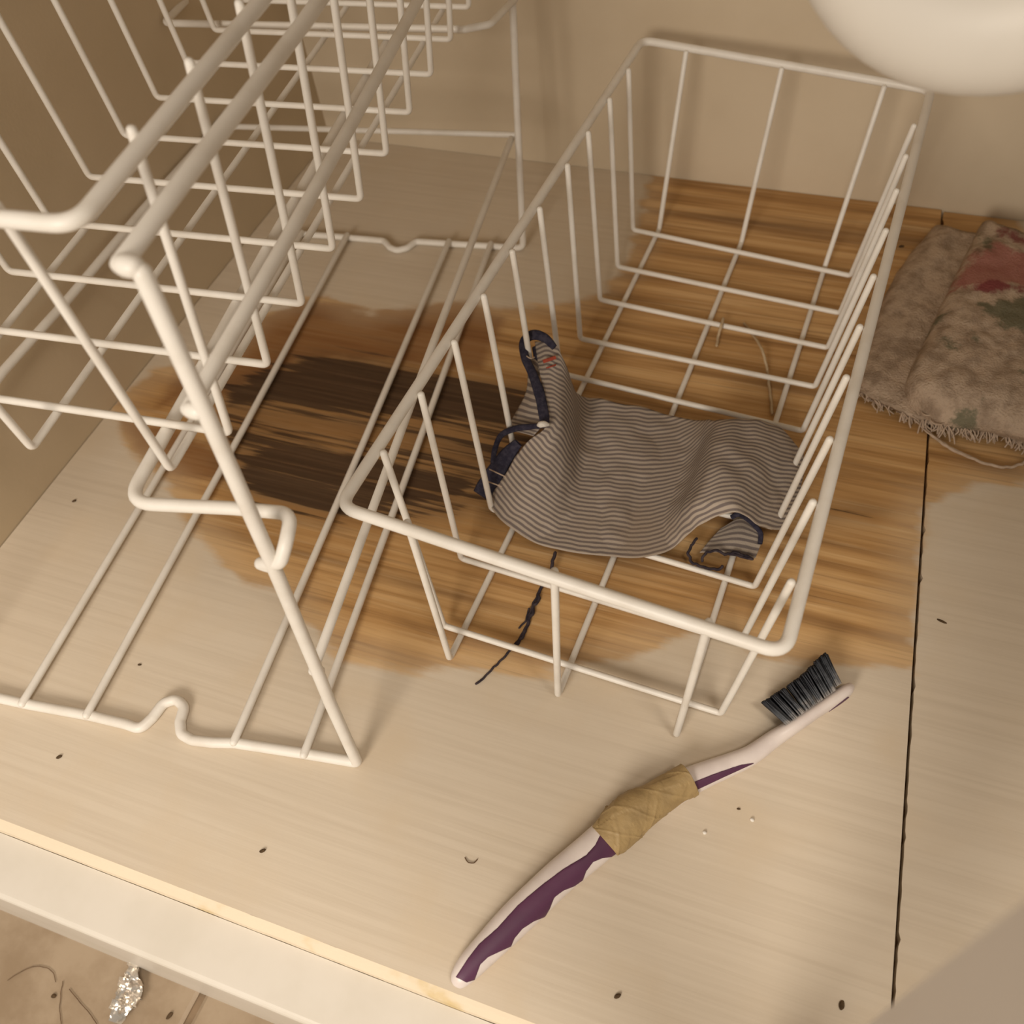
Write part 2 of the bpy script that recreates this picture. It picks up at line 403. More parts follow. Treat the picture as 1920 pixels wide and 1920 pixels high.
for i in range(10):
    y = q['y0']+q['d']*i
    pl = unp(*TL[i], H_)if False else onrim(*TL[i]); pr_ = onrim(*TR[i])
    a = lerp_edge(rimc[0], rimc[3], pl[1]); b = lerp_edge(rimc[1], rimc[2], pr_[1])
    tl = np.array([a[0]+.024, pl[1], a[2]+.004]); tr = np.array([b[0]-.024, pr_[1], b[2]+.004])
    xx = q['x2']*(y-1.1)
    bl = unp(*BL[i], zu) if i in BL else np.array([q['xb0']+xx, y+q['s2']*(-.5), zu])
    br = unp(*BR[i], zu) if i in BR else np.array([q['xb1']+xx, y+q['s2']*.5, zu])
    ups.append((tl, bl, br, tr))
zl = .0100
longs = []
for (tf, bf, bb, tb) in (((752,995),(843,1235),(1236,430),(1288,92)), ((1030,1088),(1046,1303),(1390,455),(1467,124)), ((1322,1186),(1268,1378),(1545,505),(1659,158))):
    A = onrim(*tf); B = onrim(*tb)
    fa = rimc[0]+(rimc[1]-rimc[0])*((A[0]-rimc[0][0])/(rimc[1][0]-rimc[0][0])); ba = rimc[3]+(rimc[2]-rimc[3])*((B[0]-rimc[3][0])/(rimc[2][0]-rimc[3][0]))
    longs.append((fa+[0,.020,-.008], unp(*bf, zl), unp(*bb, zl), ba+[0,-.020,-.008]))
basket('wire_basket', 'white wire basket standing on the boards with the striped cloth inside', rimc, ups, longs)

# the rack that the second basket slides into; local frame: a across (to the right), b backwards
Fo = np.array([0.008262, -0.300866, 0]); dn = np.array([-0.170507, 0.985356, 0]); nn = np.array([0.985356, 0.170507, 0])
Q = lambda a, b, z: Fo+nn*a+dn*b+np.array([0,0,z])
ca, sa = math.cos(.036), math.sin(.036)
def QB(x, y, z):            # the basket's own coordinates inside the rack
    x0, y0 = x-1.0, y
    return Q(-.118+x0*ca+y0*sa, .170-x0*sa+y0*ca, z)
ZB = .955
rimu = [QB(0,0,ZB+.675), QB(1,0,ZB+.675), QB(1,2.31,ZB+.675), QB(0,2.31,ZB+.675)]
upsu = [(QB(.024, .185+.2134*i, ZB+.68), QB(.075, .178+.2134*i, ZB), QB(.928, .172+.2134*i, ZB), QB(.980, .228+.2134*i, ZB+.69)) for i in range(10)]
longu = [(QB(x0, .024, ZB+.68), QB(x1, .065, ZB-.019), QB(x1, 2.17, ZB-.019), QB(x0, 2.286, ZB+.68)) for x0, x1 in ((.16,.17),(.48,.475),(.845,.828))]
basket('wire_basket', 'white wire basket raised inside the tall rack at the left', rimu, upsu, longu)

rk = thing('wire_rack', 'tall white wire rack standing on the boards at the left with round rails', 'rack', Q(-.6, 1.1, 0))
zb = RIM
AL = -1.30
front = [Q(AL, .10, 1.62), Q(AL,.066,1.35), Q(AL,.044,.92), Q(AL,.03,.45), Q(AL, 0, zb), Q(-1.035,-.009,zb), Q(-.82,-.009,zb), Q(-.70,-.015,zb), Q(-.652,-.022,zb), Q(-.632,.018,zb), Q(-.620,.066,zb),
         Q(-.587,.085,zb), Q(-.552,.066,zb), Q(-.545,.02,zb), Q(-.525,-.015,zb), Q(-.485,-.026,zb), Q(-.421,-.022,zb), Q(-.36,-.012,zb), Q(-.144,-.006,zb), Q(.004,-.004,zb), Q(.0,.022,.33), Q(.0,.039,.50), Q(.0,.074,.88), Q(.0,.090,1.10), Q(.0,.104,1.30), Q(.0,.121,1.59)]
P = fillet(front, [.02]*4+[.03]+[.0]*2+[.03]*10+[0,0]+[.012]+[.3]*6, n=6)
ffr = wire('front_frame', P, RL*.98, rk, sides=14)
rear = [Q(-1.08,2.225,zb), Q(-.80,2.22,zb), Q(-.60,2.212,zb), Q(-.56,2.17,zb), Q(-.525,2.155,zb), Q(-.485,2.175,zb), Q(-.462,2.221,zb), Q(-.313,2.219,zb), Q(.0,2.221,zb), Q(.002,2.31,.5), Q(.002,2.40,.92), Q(.0,2.45,1.62)]
wire('rear_frame', fillet(rear, .028, n=5), .0135, rk, sides=12)
for a0, a1 in ((-.144,-.134),(-.355,-.313),(-.822,-.762),(-1.037,-.97)):
    wire('base_wire', [Q(a0,-.016,.032), Q(a0,.02,.030), Q((a0+a1)/2,1.1,.024), Q(a1,2.215,.031)], .0118, rk)
# side rails welded on the inside of the legs
wire('side_rail', [Q(-.029,.055,.432), Q(-.029,1.19,.452), Q(-.028,2.31,.447)], .0125, rk)
wire('side_rail', [Q(-.031,.105,1.308), Q(-.031,.56,1.300), Q(-.031,1.0,1.298), Q(-.031,2.43,1.32)], .0145, rk)
wire('side_rail', [Q(-.033,.125,1.600), Q(-.033,.36,1.593), Q(-.033,.9,1.572), Q(-.033,2.46,1.56)], .0158, rk, sides=14)
wire('side_rail', [Q(-1.345,.03,.5), Q(-1.343,.85,.5), Q(-1.30,1.2,.5), Q(-1.260,1.695,.5), Q(-1.19,2.31,.5)], .0155, rk)
loop = [Q(-.030,.078,.868), Q(.022,.072,.892), Q(.036,.100,.93), Q(.030,.160,.945), Q(-.10,.158,.94), Q(-.345,.140,.935), Q(-.350,.45,.93), Q(-.358,1.04,.93), Q(-.350,2.13,.93)]
wire('basket_runner', fillet(loop, [0,.02,.04,.07,0,.06,0,0,0], n=8), .0150, rk, sides=12)
wire('rear_crossbar', fillet([Q(-1.21,2.34,.93), Q(-1.2,2.15,.945), Q(-.10,2.135,.945), Q(-.02,2.17,.945), Q(.02,2.39,.93)], .03, n=6), .0125, rk)
wire('rear_crossbar', [Q(-1.205,2.31,.455), Q(-.013,2.325,.455)], .0115, rk)
# small weld stubs at the front of the right leg
for b, z, r in ((.052,.434,.0135), (.072,.868,.0155), (.098,1.308,.0165), (.118,1.600,.0185)):
    V, F = tube([Q(-.026,b+.006,z), Q(-.012,b+.004,z)], r); mesh('weld', V, F, WIRE, ffr)

# ------------------------------------------------------------------ striped cloth
CM = .0645
def patch(rows, nu, nv, wrinkle=.0, seed=0, freq=7.):
    """rows: list of rows (top to bottom), each a list of (px, py, height_cm)"""
    G = np.array([[unp(u, v, h*CM) for u, v, h in r] for r in rows]); nr, nc = G.shape[:2]
    def cr(P, t):
        n = len(P); t = t*(n-1); i = min(int(t), n-2); t -= i
        a, b, c, d = P[max(i-1,0)] if i > 0 else 2*P[0]-P[1], P[i], P[i+1], P[i+2] if i+2 < n else 2*P[-1]-P[-2]
        return .5*((2*b)+(c-a)*t+(2*a-5*b+4*c-d)*t*t+(3*b-a-3*c+d)*t**3)
    out = np.zeros((nu, nv, 3))
    for i in range(nu):
        s = i/(nu-1); colp = np.array([cr(G[r], s) for r in range(nr)])
        for j in range(nv): out[i, j] = cr(colp, j/(nv-1))
    if wrinkle:
        for i in range(nu):
            for j in range(nv):
                p = Vector(out[i, j]*freq)+Vector((seed,0,0))
                out[i, j, 2] = max(out[i, j, 2]+wrinkle*(noise.noise(p)+.5*noise.noise(p*2.3)), .008)
    V = out.reshape(-1, 3); vv = np.tile(np.linspace(0, 1, nv), nu); uu = np.repeat(np.linspace(0, 1, nu), nv)
    return V, grid_faces(nu, nv), uu, vv
rows = [
 [(1003,640,5.2),(1038,642,5.6),(1062,690,4.6),(1080,735,2.4),(1100,748,.9),(1150,754,1.2),(1215,768,.9),(1275,785,.8),(1315,790,1.3),(1352,785,3.0),(1405,786,2.6),(1460,803,2.0),(1506,850,1.2)],
 [(1012,700,4.9),(1046,715,4.7),(1071,742,3.5),(1085,772,1.5),(1108,785,.8),(1155,802,1.1),(1220,818,.8),(1275,832,.7),(1308,835,1.3),(1342,832,3.3),(1400,838,2.9),(1460,848,2.1),(1508,880,1.2)],
 [(1026,792,4.2),(1052,790,3.8),(1070,808,2.6),(1088,832,1.1),(1115,842,.75),(1158,858,1.0),(1220,872,.75),(1268,880,.7),(1298,878,1.3),(1332,875,3.4),(1392,882,3.1),(1450,895,2.1),(1502,908,1.2)],
 [(985,832,3.1),(1025,850,2.9),(1056,866,2.1),(1082,888,.95),(1112,898,.7),(1160,916,.95),(1215,926,.7),(1256,930,.7),(1285,922,1.3),(1322,908,3.2),(1385,916,3.2),(1445,930,2.1),(1496,938,1.1)],
 [(950,885,2.0),(990,910,2.0),(1036,926,1.5),(1070,944,.8),(1105,958,.65),(1155,972,.85),(1205,982,.65),(1242,982,.7),(1270,965,1.3),(1308,942,2.9),(1376,942,3.2),(1435,958,2.1),(1486,968,1.0)],
 [(922,925,1.0),(962,958,1.1),(1022,982,1.0),(1062,1002,.65),(1100,1012,.6),(1150,1020,.75),(1197,1027,.62),(1242,1020,.65),(1275,998,1.2),(1314,968,2.4),(1378,952,3.1),(1430,972,2.1),(1480,985,.9)],
 [(912,938,.75),(942,978,.7),(1000,1018,.65),(1052,1034,.6),(1092,1041,.6),(1140,1045,.62),(1192,1049,.6),(1242,1040,.6),(1278,1015,1.0),(1316,982,2.1),(1380,961,3.0),(1426,986,2.1),(1476,996,.85)]]
V, F, uu, vv = patch(rows, 190, 84, .011, 3, 9.)
V[:, 2] = np.maximum(V[:, 2], .048)
GA = V.reshape(190, 84, 3); seg = np.linalg.norm(np.diff(GA, axis=1), axis=2)[:, ::-1]; arc = np.concatenate([np.zeros((190,1)), np.cumsum(seg, 1)], 1)[:, ::-1].reshape(-1)
cl = thing('cloth', 'crumpled grey and beige striped cloth lying in the lower wire basket', 'cloth', unp(1200, 930, .03))
mesh('striped_sheet', V, F, STRIPE, cl, attrs={'stripe': arc/.0168+np.array([.22*noise.noise(Vector((a*26, b*5, 0))) for a, b in zip(uu, vv)])}, solid=.0006)
rows = [[(990,668,4.6),(1000,672,4.9),(1010,680,4.9)],[(988,730,3.9),(1000,735,4.3),(1014,740,4.6)],[(965,778,3.0),(992,785,3.5),(1018,790,4.1)],[(950,806,2.4),(978,812,2.9),(1000,818,3.4)]]
V, F, uu, vv = patch(rows, 24, 40, .003, 9)
mesh('back_fold', V, F, STRIPE, cl, attrs={'stripe': vv*13}, solid=.0006)
rows = [[(1352,990,.8),(1390,972,1.0),(1424,996,.9)],[(1332,1012,.7),(1382,1004,.9),(1428,1014,.8)],[(1312,1038,.62),(1362,1036,.7),(1416,1048,.65)]]
V, F, uu, vv = patch(rows, 40, 30, .003, 14)
V[:, 2] = np.maximum(V[:, 2], .046)
mesh('under_flap', V, F, STRIPE, cl, attrs={'stripe': vv*6}, solid=.0006)
# navy binding along the left edge and on the flap, plus painted loop shade
def ribbon(name, P, wdt, mat, parent, thick=.006, nrm=None):
    nrm = CAMC-P[0]
    P = smoothpath(P, 8); V = []; F = []; k = 10; n = len(P)
    for i in range(n):
        t = P[min(i+1,n-1)]-P[max(i-1,0)]; t /= np.linalg.norm(t); u = np.cross(t, np.array(nrm, float)); u /= np.linalg.norm(u); v = np.cross(u, t)
        wv = (wdt if np.isscalar(wdt) else np.interp(i/(n-1), np.linspace(0,1,len(wdt)), wdt))*(1+.10*noise.noise(Vector(P[i]*30)))
        for a in range(k):
            an = 2*math.pi*a/k; V.append(P[i]+u*math.cos(an)*wv/2+v*math.sin(an)*thick)
    for i in range(n-1):
        for a in range(k): F.append((i*k+a, i*k+(a+1)%k, (i+1)*k+(a+1)%k, (i+1)*k+a))
    F.append(tuple(range(k))); F.append(tuple((n-1)*k+a for a in range(k))[::-1])
    return mesh(name, V, F, mat, parent)
U = lambda u, v, h: unp(u, v, h*CM)
ribbon('binding_and_loop_shade', [U(1040,652,5.6),U(1022,634,5.9),U(1000,628,5.9),U(983,640,5.6),U(984,668,5.3),U(998,700,5.0),U(1012,740,4.7),U(1020,780,4.4),U(1022,800,4.2)], [.020,.030,.034,.030,.028,.030,.034,.034,.024], NAVY, cl)
ribbon('binding_and_loop_shade', [U(1022,798,4.2),U(995,800,3.9),U(965,804,3.5),U(940,816,3.1),U(928,842,2.7),U(924,868,2.2)], [.014,.020,.020,.018,.016], NAVY, cl)
nb_ = ribbon('binding_and_loop_shade', [U(972,830,3.1),U(952,852,2.5),U(933,880,1.95),U(917,905,1.4),U(901,929,1.0)], [.030,.050,.060,.062,.058], NAVY, cl, thick=.006)
ribbon('binding_and_loop_shade', [U(1003,650,5.1),U(1010,672,4.9),U(1016,700,4.5)], [.02,.034,.02], NAVY, cl, thick=.004)  # dark patch in the loop hole, shade put in as colour, not binding
wire('pale_stitch', smoothpath([U(988,668,5.42),U(995,672,5.45),U(1002,670,5.3)], 4), .0022, cl, mat=RUGTHREAD, sides=6)
for a, b in (((918,880),(948,894)), ((912,902),(940,912))):
    m_ = ((a[0]+b[0])/2, (a[1]+b[1])/2)
    wire('pale_stitch', smoothpath([U(*a,2.35 if a[1] < 890 else 1.95),U(*m_,2.45 if a[1] < 890 else 2.05),U(*b,2.4 if a[1] < 890 else 2.0)], 4), .0022, nb_, mat=RUGTHREAD, sides=6)
V, F = tube(smoothpath([U(1010,797,4.5),U(1018,795,4.6),U(1027,796,4.5)], 4), [.006,.009,.010,.010,.010,.010,.009,.007,.006]); mesh('white_knot', V, F, WHITETAG, cl, label='white thread knot')
ribbon('red_mark', [U(1018,678,5.45),U(1030,674,5.5),U(1042,670,5.5)], .012, RED, cl, thick=.0025)
ribbon('red_mark', [U(1024,690,5.2),U(1034,687,5.25),U(1042,684,5.2)], .005, RED, cl, thick=.002)
ribbon('binding_and_loop_shade', [U(1372,970,1.8),U(1385,964,2.2),U(1400,972,1.7),U(1415,985,1.4),U(1426,1000,1.1),U(1425,1020,.9)], .015, NAVY, cl, thick=.004)
def wob(P, n=8, amp=.003, seed=0):
    P = smoothpath(P, n)
    return [p+np.array([noise.noise(Vector(p*60)+Vector((seed,0,0))), noise.noise(Vector(p*60)+Vector((0,seed+3,0))), .5*abs(noise.noise(Vector(p*60)+Vector((0,0,seed+7))))])*amp for p in P]
wire('frayed_thread', wob([U(1305,1010,.9),U(1293,1030,.8),U(1293,1050,.75),U(1310,1060,.8),U(1345,1068,.7),U(1352,1062,.75)], amp=.006), .0045, cl, mat=DARKTHREAD, sides=6)
wire('frayed_thread', wob([U(1316,1052,.75),U(1318,1040,.95),U(1335,1034,1.05),U(1365,1038,.9),U(1395,1046,.85),U(1412,1048,.8)], amp=.007, seed=5), .0042, cl, mat=DARKTHREAD, sides=6)
wire('frayed_thread', wob([U(1358,1040,.85),U(1380,1040,.9),U(1392,1042,.85),U(1408,1050,.8)], amp=.012, seed=9), .005, cl, mat=DARKTHREAD, sides=6)
# dark twisted thread hanging from the cloth down to the board
wire('hanging_thread', wob([U(1040,1036,.6),U(1036,1060,.55),U(1024,1085,.3),U(1012,1110,.08),U(1006,1130,.08),U(996,1150,.08),U(984,1185,.08),U(970,1208,.08)], amp=.008, seed=2), .0055, cl, mat=DARKTHREAD, sides=6)
wire('hanging_thread', wob([U(1010,1112,.10),U(1002,1128,.14),U(992,1152,.12),U(988,1175,.1),U(972,1200,.08),U(955,1222,.06),U(930,1248,.06),U(905,1272,.05),U(893,1282,.05)], amp=.004, seed=8), .0036, cl, mat=DARKTHREAD, sides=6)
wire('hanging_thread', wob([U(992,1140,.1),U(985,1165,.1),U(972,1178,.08)], amp=.004, seed=12), .003, cl, mat=DARKTHREAD, sides=6)

def strand(P, r, mat, label, cat='thread', group=None, name='loose_thread'):
    V, F = tube(P, r, sides=6); return tag(mesh(name, V, F, mat), label, cat, group)
strand(wob([U(1395,606,.12),U(1412,628,.12),U(1428,655,.62),U(1438,690,.3),U(1443,730,.12),U(1448,775,.12)], amp=.002), .0050, PALETHREAD, 'long curved straw-coloured thread on the bare wood inside the lower basket')
strand(wob([U(1356,598,.75),U(1352,612,.72),U(1347,630,.2),U(1344,648,.15)], amp=.002), .0055, PALETHREAD, 'short straight straw-coloured thread lying on the lower basket floor wire')

# ------------------------------------------------------------------ folded rug on the right
rg = thing('folded_rug', 'folded faded beige rug with pink and green flowers and a frayed edge', 'rug', unp(1790, 640, 0))
def flower(V, polys, z):
    return {k: np.clip(np.max([sdf(pxpoly(p, z), V[:,0], V[:,1]) for p in ps], 0), -.5, .5) for k, ps in polys.items()}
rows = [[(1752,430,.1),(1762,424,.6),(1785,428,1.0),(1830,440,1.0),(1870,450,.9)],
        [(1690,505,.1),(1705,503,.8),(1740,515,1.1),(1800,530,1.0),(1850,540,.9)],
        [(1640,610,.1),(1656,608,.8),(1700,625,1.1),(1770,640,1.0),(1830,650,.9)],
        [(1612,690,.1),(1628,690,.8),(1672,710,1.0),(1740,730,.9),(1800,740,.9)],
        [(1606,728,.1),(1622,738,.5),(1662,757,.6),(1712,782,.5),(1770,790,.4)]]
V, F, uu, vv = patch(rows, 60, 70, .006, 21, 14.)
none = [[(0,0),(1,0),(0,1)]]
V[:,2] -= .004
mesh('lower_fold', V, F, RUG, rg, attrs=flower(V, {'pink': none, 'rose': none, 'green': none}, .05), solid=.003, label='plain beige lower layer')
rows = [[(1838,432,.6),(1852,418,1.6),(1885,428,1.9),(1925,440,1.9),(1990,455,1.8),(2060,480,1.7)],
        [(1786,535,.6),(1800,528,1.9),(1850,540,2.2),(1915,548,2.2),(1990,560,2.1),(2060,580,2.0)],
        [(1742,630,.6),(1758,622,2.0),(1815,638,2.3),(1900,650,2.3),(1990,660,2.2),(2060,680,2.0)],
        [(1704,712,.5),(1718,704,1.9),(1775,722,2.2),(1870,738,2.2),(1970,750,2.1),(2060,760,2.0)],
        [(1700,748,.3),(1712,752,1.0),(1765,778,1.2),(1850,792,1.3),(1940,812,1.3),(2060,830,1.2)],
        [(1705,765,.1),(1722,778,.25),(1775,800,.25),(1850,808,.25),(1940,835,.25),(2060,860,.2)]]
V, F, uu, vv = patch(rows, 110, 100, .012, 33, 12.)
V[:,2] = np.maximum(V[:,2], .004)
fl = flower(V, {'pink': [[(1805,500),(1830,470),(1860,450),(1925,480),(1990,520),(1990,560),(1900,548),(1840,555),(1785,545)]],
 'rose': [[(1868,425),(1920,445),(1990,500),(1990,540),(1935,480),(1880,450)], [(1800,545),(1850,530),(1930,548),(1850,560)]],
 'green': [[(1850,430),(1868,440),(1862,470),(1835,490),(1830,470)], [(1825,575),(1880,565),(1990,555),(1990,650),(1880,630),(1835,600)], [(1762,640),(1790,650),(1800,670),(1780,680),(1768,660)],
           [(1745,600),(1780,580),(1770,600),(1750,615)], [(1820,630),(1832,635),(1824,650)],[(1790,760),(1840,750),(1850,780),(1800,782)],[(1890,690),(1920,700),(1920,715),(1900,710)]]}, .13)
mesh('upper_fold', V, F, RUG, rg, attrs=fl, solid=.003, label='upper layer with pink and green flowers')
parts = []
def fringe(a, b, h, n, ln):
    for i in range(n):
        t = random.random(); u = a[0]+(b[0]-a[0])*t; v = a[1]+(b[1]-a[1])*t+random.uniform(-14, 4)
        p0 = U(u, v, h+random.uniform(0,.3)); dx = random.uniform(-10, 14); dy = random.uniform(.4, 1)*ln
        p1 = U(u+dx*.5+random.uniform(-5,5), v+dy*.5, h*.6+.15); p2 = U(u+dx+random.uniform(-6,6), v+dy, .12)
        parts.append(tube(smoothpath([p0,p1,p2], 4), random.uniform(.0016,.0032), sides=5))
fringe((1612,736),(1712,782),.35,70,22); fringe((1712,765),(1780,800),.5,80,34); fringe((1780,800),(1860,805),.5,80,26); fringe((1860,805),(1990,845),.4,110,26)
for u, v, h in [(1740,770,.8),(1760,785,.7),(1800,775,1.1),(1830,770,1.2),(1870,790,1.0),(1780,790,.6)]:
    r0 = random.uniform(8,16); parts.append(tube(smoothpath([U(u+r0*math.cos(a), v+r0*.7*math.sin(a), h+.2) for a in np.linspace(0,4.2,7)], 4), .0024, sides=5))
V, F = join(parts); fo = mesh('fringe', V, F, RUGTHREAD, rg); fo['kind'] = 'stuff'
wire('long_fray', wob([U(1708,760,.5),U(1712,780,.3),U(1735,805,.15),U(1765,830,.12),U(1800,850,.1),U(1845,868,.1),U(1885,876,.1),U(1915,870,.1),U(1940,850,.1)], amp=.004), .0050, rg, mat=RUGTHREAD, sides=7)
wire('long_fray', wob([U(1708,768,.5),U(1722,795,.25),U(1752,820,.15),U(1790,843,.12),U(1830,862,.1)], amp=.006, seed=6), .0032, rg, mat=RUGTHREAD, sides=6)
wire('long_fray', wob([U(1720,775,.5),U(1745,805,.2),U(1775,800,.15),U(1800,790,.3)], amp=.004, seed=16), .0028, rg, mat=RUGTHREAD, sides=6)

# ------------------------------------------------------------------ toothbrush
c8 = lambda X, Y: (800+X*820/1920, 1200+Y*820/1920)
tb = thing('toothbrush', 'white and purple toothbrush with dark bristles and a brown tape wrap', 'toothbrush', unp(*c8(830,900), 0))
spine = [(148,1484,64,.045),(156,1472,92,.058),(196,1424,112,.066),(278,1339,126,.070),(351,1264,138,.072),(431,1185,144,.073),(574,1048,142,.073),(650,984,144,.074),(720,926,146,.075),(786,870,148,.075),(880,800,142,.075),(1000,715,134,.072),(1120,640,124,.068),(1200,600,112,.064),(1320,552,96,.060),(1400,518,86,.058),(1450,488,80,.058),(1530,430,72,.062),(1600,385,64,.070),(1700,318,58,.074),(1790,258,60,.074),(1830,230,56,.070),(1848,216,36,.045)]
def loft(spine, nseg, sides, grow=0., rfun=None):
    n = len(spine); C = []; Wd = []; Ht = []
    for X, Y, w_, h in spine:
        u0, v0 = c8(X, Y); d_ = ray(u0, v0); p = unp(u0, v0, .04); ww = w_*820/1920*np.linalg.norm(p-CAMC)/PF*.98
        zc = .5*math.hypot(h*.83, ww*.55)+.001; C.append(unp(u0, v0, zc)); Wd.append(ww); Ht.append(h)
    P = np.array(smoothpath(C, nseg)); tt_ = np.linspace(0, n-1, len(P))
    Wd = np.interp(tt_, range(n), Wd); Ht = np.interp(tt_, range(n), Ht)
    ks = np.ones(9)/9; sm = lambda a: np.convolve(np.pad(a, 4, 'edge'), ks, 'valid'); Wd, Ht = sm(Wd), sm(Ht)
    V = []; F = []
    for i in range(len(P)):
        t = P[min(i+1,len(P)-1)]-P[max(i-1,0)]; t /= np.linalg.norm(t); v = CAMC-P[i]; v = v-t*(v@t); v /= np.linalg.norm(v); u = np.cross(v, t)
        for k in range(sides):
            a = 2*math.pi*k/sides; g = 1+grow+(rfun(i/len(P), a, P[i]) if rfun else 0)
            cx, sx = math.cos(a), math.sin(a); e_ = .88
            q_ = P[i]+u*math.copysign(abs(cx)**e_, cx)*Wd[i]/2*g+v*math.copysign(abs(sx)**e_, sx)*Ht[i]/2*g; V.append((q_[0], q_[1], max(q_[2], .0012)))
    for i in range(len(P)-1):
        for k in range(sides): F.append((i*sides+k, i*sides+(k+1)%sides, (i+1)*sides+(k+1)%sides, (i+1)*sides+k))
    F.append(tuple(range(sides))[::-1]); F.append(tuple((len(P)-1)*sides+k for k in range(sides)))
    return np.array(V), F
V, F = loft(spine, 26, 72); mesh('handle', V, F, HANDLE, tb)
grips = [[(128,1480),(175,1503),(210,1492),(222,1460),(235,1425),(270,1392),(320,1368),(370,1345),(385,1310),(420,1268),(470,1235),(520,1215),(540,1180),(560,1130),(600,1100),(650,1080),(685,1055),(700,1015),(730,975),(770,958),(812,952),(850,925),(770,840),(740,900),(700,945),(600,1005),(500,1080),(400,1165),(310,1265),(230,1335),(180,1400)],
 [(1160,628),(1170,665),(1220,642),(1300,604),(1440,540),(1380,548),(1290,578)], [(1640,402),(1760,320),(1850,250),(1870,260),(1780,340),(1650,420)]]
V2, F2 = loft(spine, 26, 72, .03)
Vpx = None
def pxof(V):
    Y = (V-CAMC)@CR; return 960+PF*Y[:,0]/-Y[:,2], 960-PF*Y[:,1]/-Y[:,2]
gu, gv = pxof(V2)
toc = (CAMC-V2); toc /= np.linalg.norm(toc, axis=1)[:, None]
for gp in grips:
    poly = np.array([c8(*p) for p in gp]); s_ = sdf(poly, gu, gv); e1 = .05
    gx_ = (sdf(poly, gu+e1, gv)-s_)/e1; gy_ = (sdf(poly, gu, gv+e1)-s_)/e1
    Vn = V2.copy(); dd = np.linalg.norm(V2-CAMC, axis=1)/PF
    mv = np.where((s_ < 0) & (s_ > -5), -s_, 0)*dd; Vn += (mv*gx_)[:, None]*CR[:, 0]-(mv*gy_)[:, None]*CR[:, 1]
    keep = []
    for f in F2:
        if len(f) != 4 or max(s_[list(f)]) < 0 or min(s_[list(f)]) < -5: continue
        a_, b_, c_ = V2[f[0]], V2[f[1]], V2[f[3]]; nr = np.cross(b_-a_, c_-a_)
        ce = V2[list(f)].mean(0); row = f[0]//72; axis_p = V2[row*72:(row+1)*72].mean(0)
        if (ce-axis_p)@(CAMC-ce) < -.002: continue
        keep.append(f)
    ids = sorted({i for f in keep for i in f}); mp = {i: k for k, i in enumerate(ids)}
    mesh('grip', Vn[ids], [[mp[i] for i in f] for f in keep], PURPLE, tb, solid=.0002, label='purple rubber inlay')
tape = [(782,884,148,.082),(820,846,170,.090),(868,796,184,.096),(930,748,172,.094),(1000,705,148,.088),(1080,652,138,.084),(1150,612,142,.082)]
def wr(s, a, p):
    c1 = abs(math.sin(7*s+1.1*a)); c2 = abs(math.sin(11*s-1.7*a+1))
    return .035*noise.noise(Vector(p*22)+Vector((a*1.2,0,0)))+.055*(1-c1)**8*(s < .75)+.045*(1-c2)**10+.03*noise.cell(Vector((s*5+a*.8, a*1.6-s*3, 1)))
V, F = loft(tape, 30, 90, .02, wr); mesh('tape_wrap', V, F, TAPE, tb, label='brown tape wrap')
nb = 9
tips = [(1490,268),(1535,242),(1575,212),(1605,190),(1637,168),(1662,152),(1690,120),(1714,92),(1742,68)]
tipx = [(1490,268),(1535,242),(1580,214),(1620,190),(1655,165),(1690,138),(1720,110),(1748,88),(1778,128)]
for k in range(nb):
    t = k/(nb-1); bx = 1590+(1812-1590)*t; by = 362+(205-362)*t
    tx, ty = [(1492,268),(1528,246),(1562,224),(1596,200),(1630,176),(1660,152),(1688,124),(1714,96),(1740,72)][k]
    if k == nb-1: bx, by = 1806, 196
    pb = unp(*c8(bx, by), .045); db = np.linalg.norm(pb-CAMC)
    at_ = lambda X, Y, off: CAMC+ray(*c8(X, Y))/np.linalg.norm(ray(*c8(X, Y)))*(db+off)
    for r_ in range(3):
        parts = []; at = []; o_ = (r_-1)*.022
        for s_ in range(22):
            t_ = random.uniform(-15, 15); ox, oy = t_*.82, -t_*.57; oz = random.uniform(-.008,.008); fx = random.uniform(-6, 6); fl = random.uniform(-.04, .05)
            p0 = at_(bx+ox, by+oy, o_+oz); p1 = at_((bx+tx)/2+ox+fx*.3, (by+ty)/2+oy-fx*.2, o_+oz*1.2); p2 = at_(tx+ox+fx+(tx-bx)*fl, ty+oy-fx*.6+(ty-by)*fl, o_+oz*1.5)
            for q_ in (p0, p1, p2): q_[2] = max(q_[2], .004)
            v_, f_ = tube(smoothpath([p0,p1,p2], 4), .0026, sides=5); parts.append((v_, f_)); at += list(np.repeat(np.clip(np.linspace(-.1,1.1,len(v_)//5),0,1), 5))
        V, F = join(parts); mesh('bristle_tuft', V, F, BRISTLE, tb, attrs={'tip': at})

# ------------------------------------------------------------------ white sink trap above, at the right
ax = CAMC+1.6*ray(1915,-252)/np.linalg.norm(ray(1915,-252)); rc, rp = .190, .105
V = []; tp = []
fw = np.array([1,0.03,0])
path = [ax+fw*(-rc)+np.array([0,0,2.6]), ax+fw*(-rc)+np.array([0,0,.3])]+[ax+fw*(-rc*math.cos(a))+np.array([0,0,-rc*math.sin(a)]) for a in np.linspace(0, math.pi, 25)]+[ax+fw*rc+np.array([0,0,.30])]
tail = [ax+fw*rc+np.array([0,0,.30]), ax+fw*rc+np.array([0,0,.52]), ax+fw*rc+np.array([0,.04,.60]), ax+fw*rc+np.array([0,.14,.66]), ax+fw*rc+np.array([0,.3,.67]), ax+fw*rc+np.array([0,2.06,.67])]
tr_ = thing('sink_trap', 'white plastic curved sink drain pipe hanging at the top right in front of the wall', 'pipe', ax+np.array([0,0,-rc-rp]))
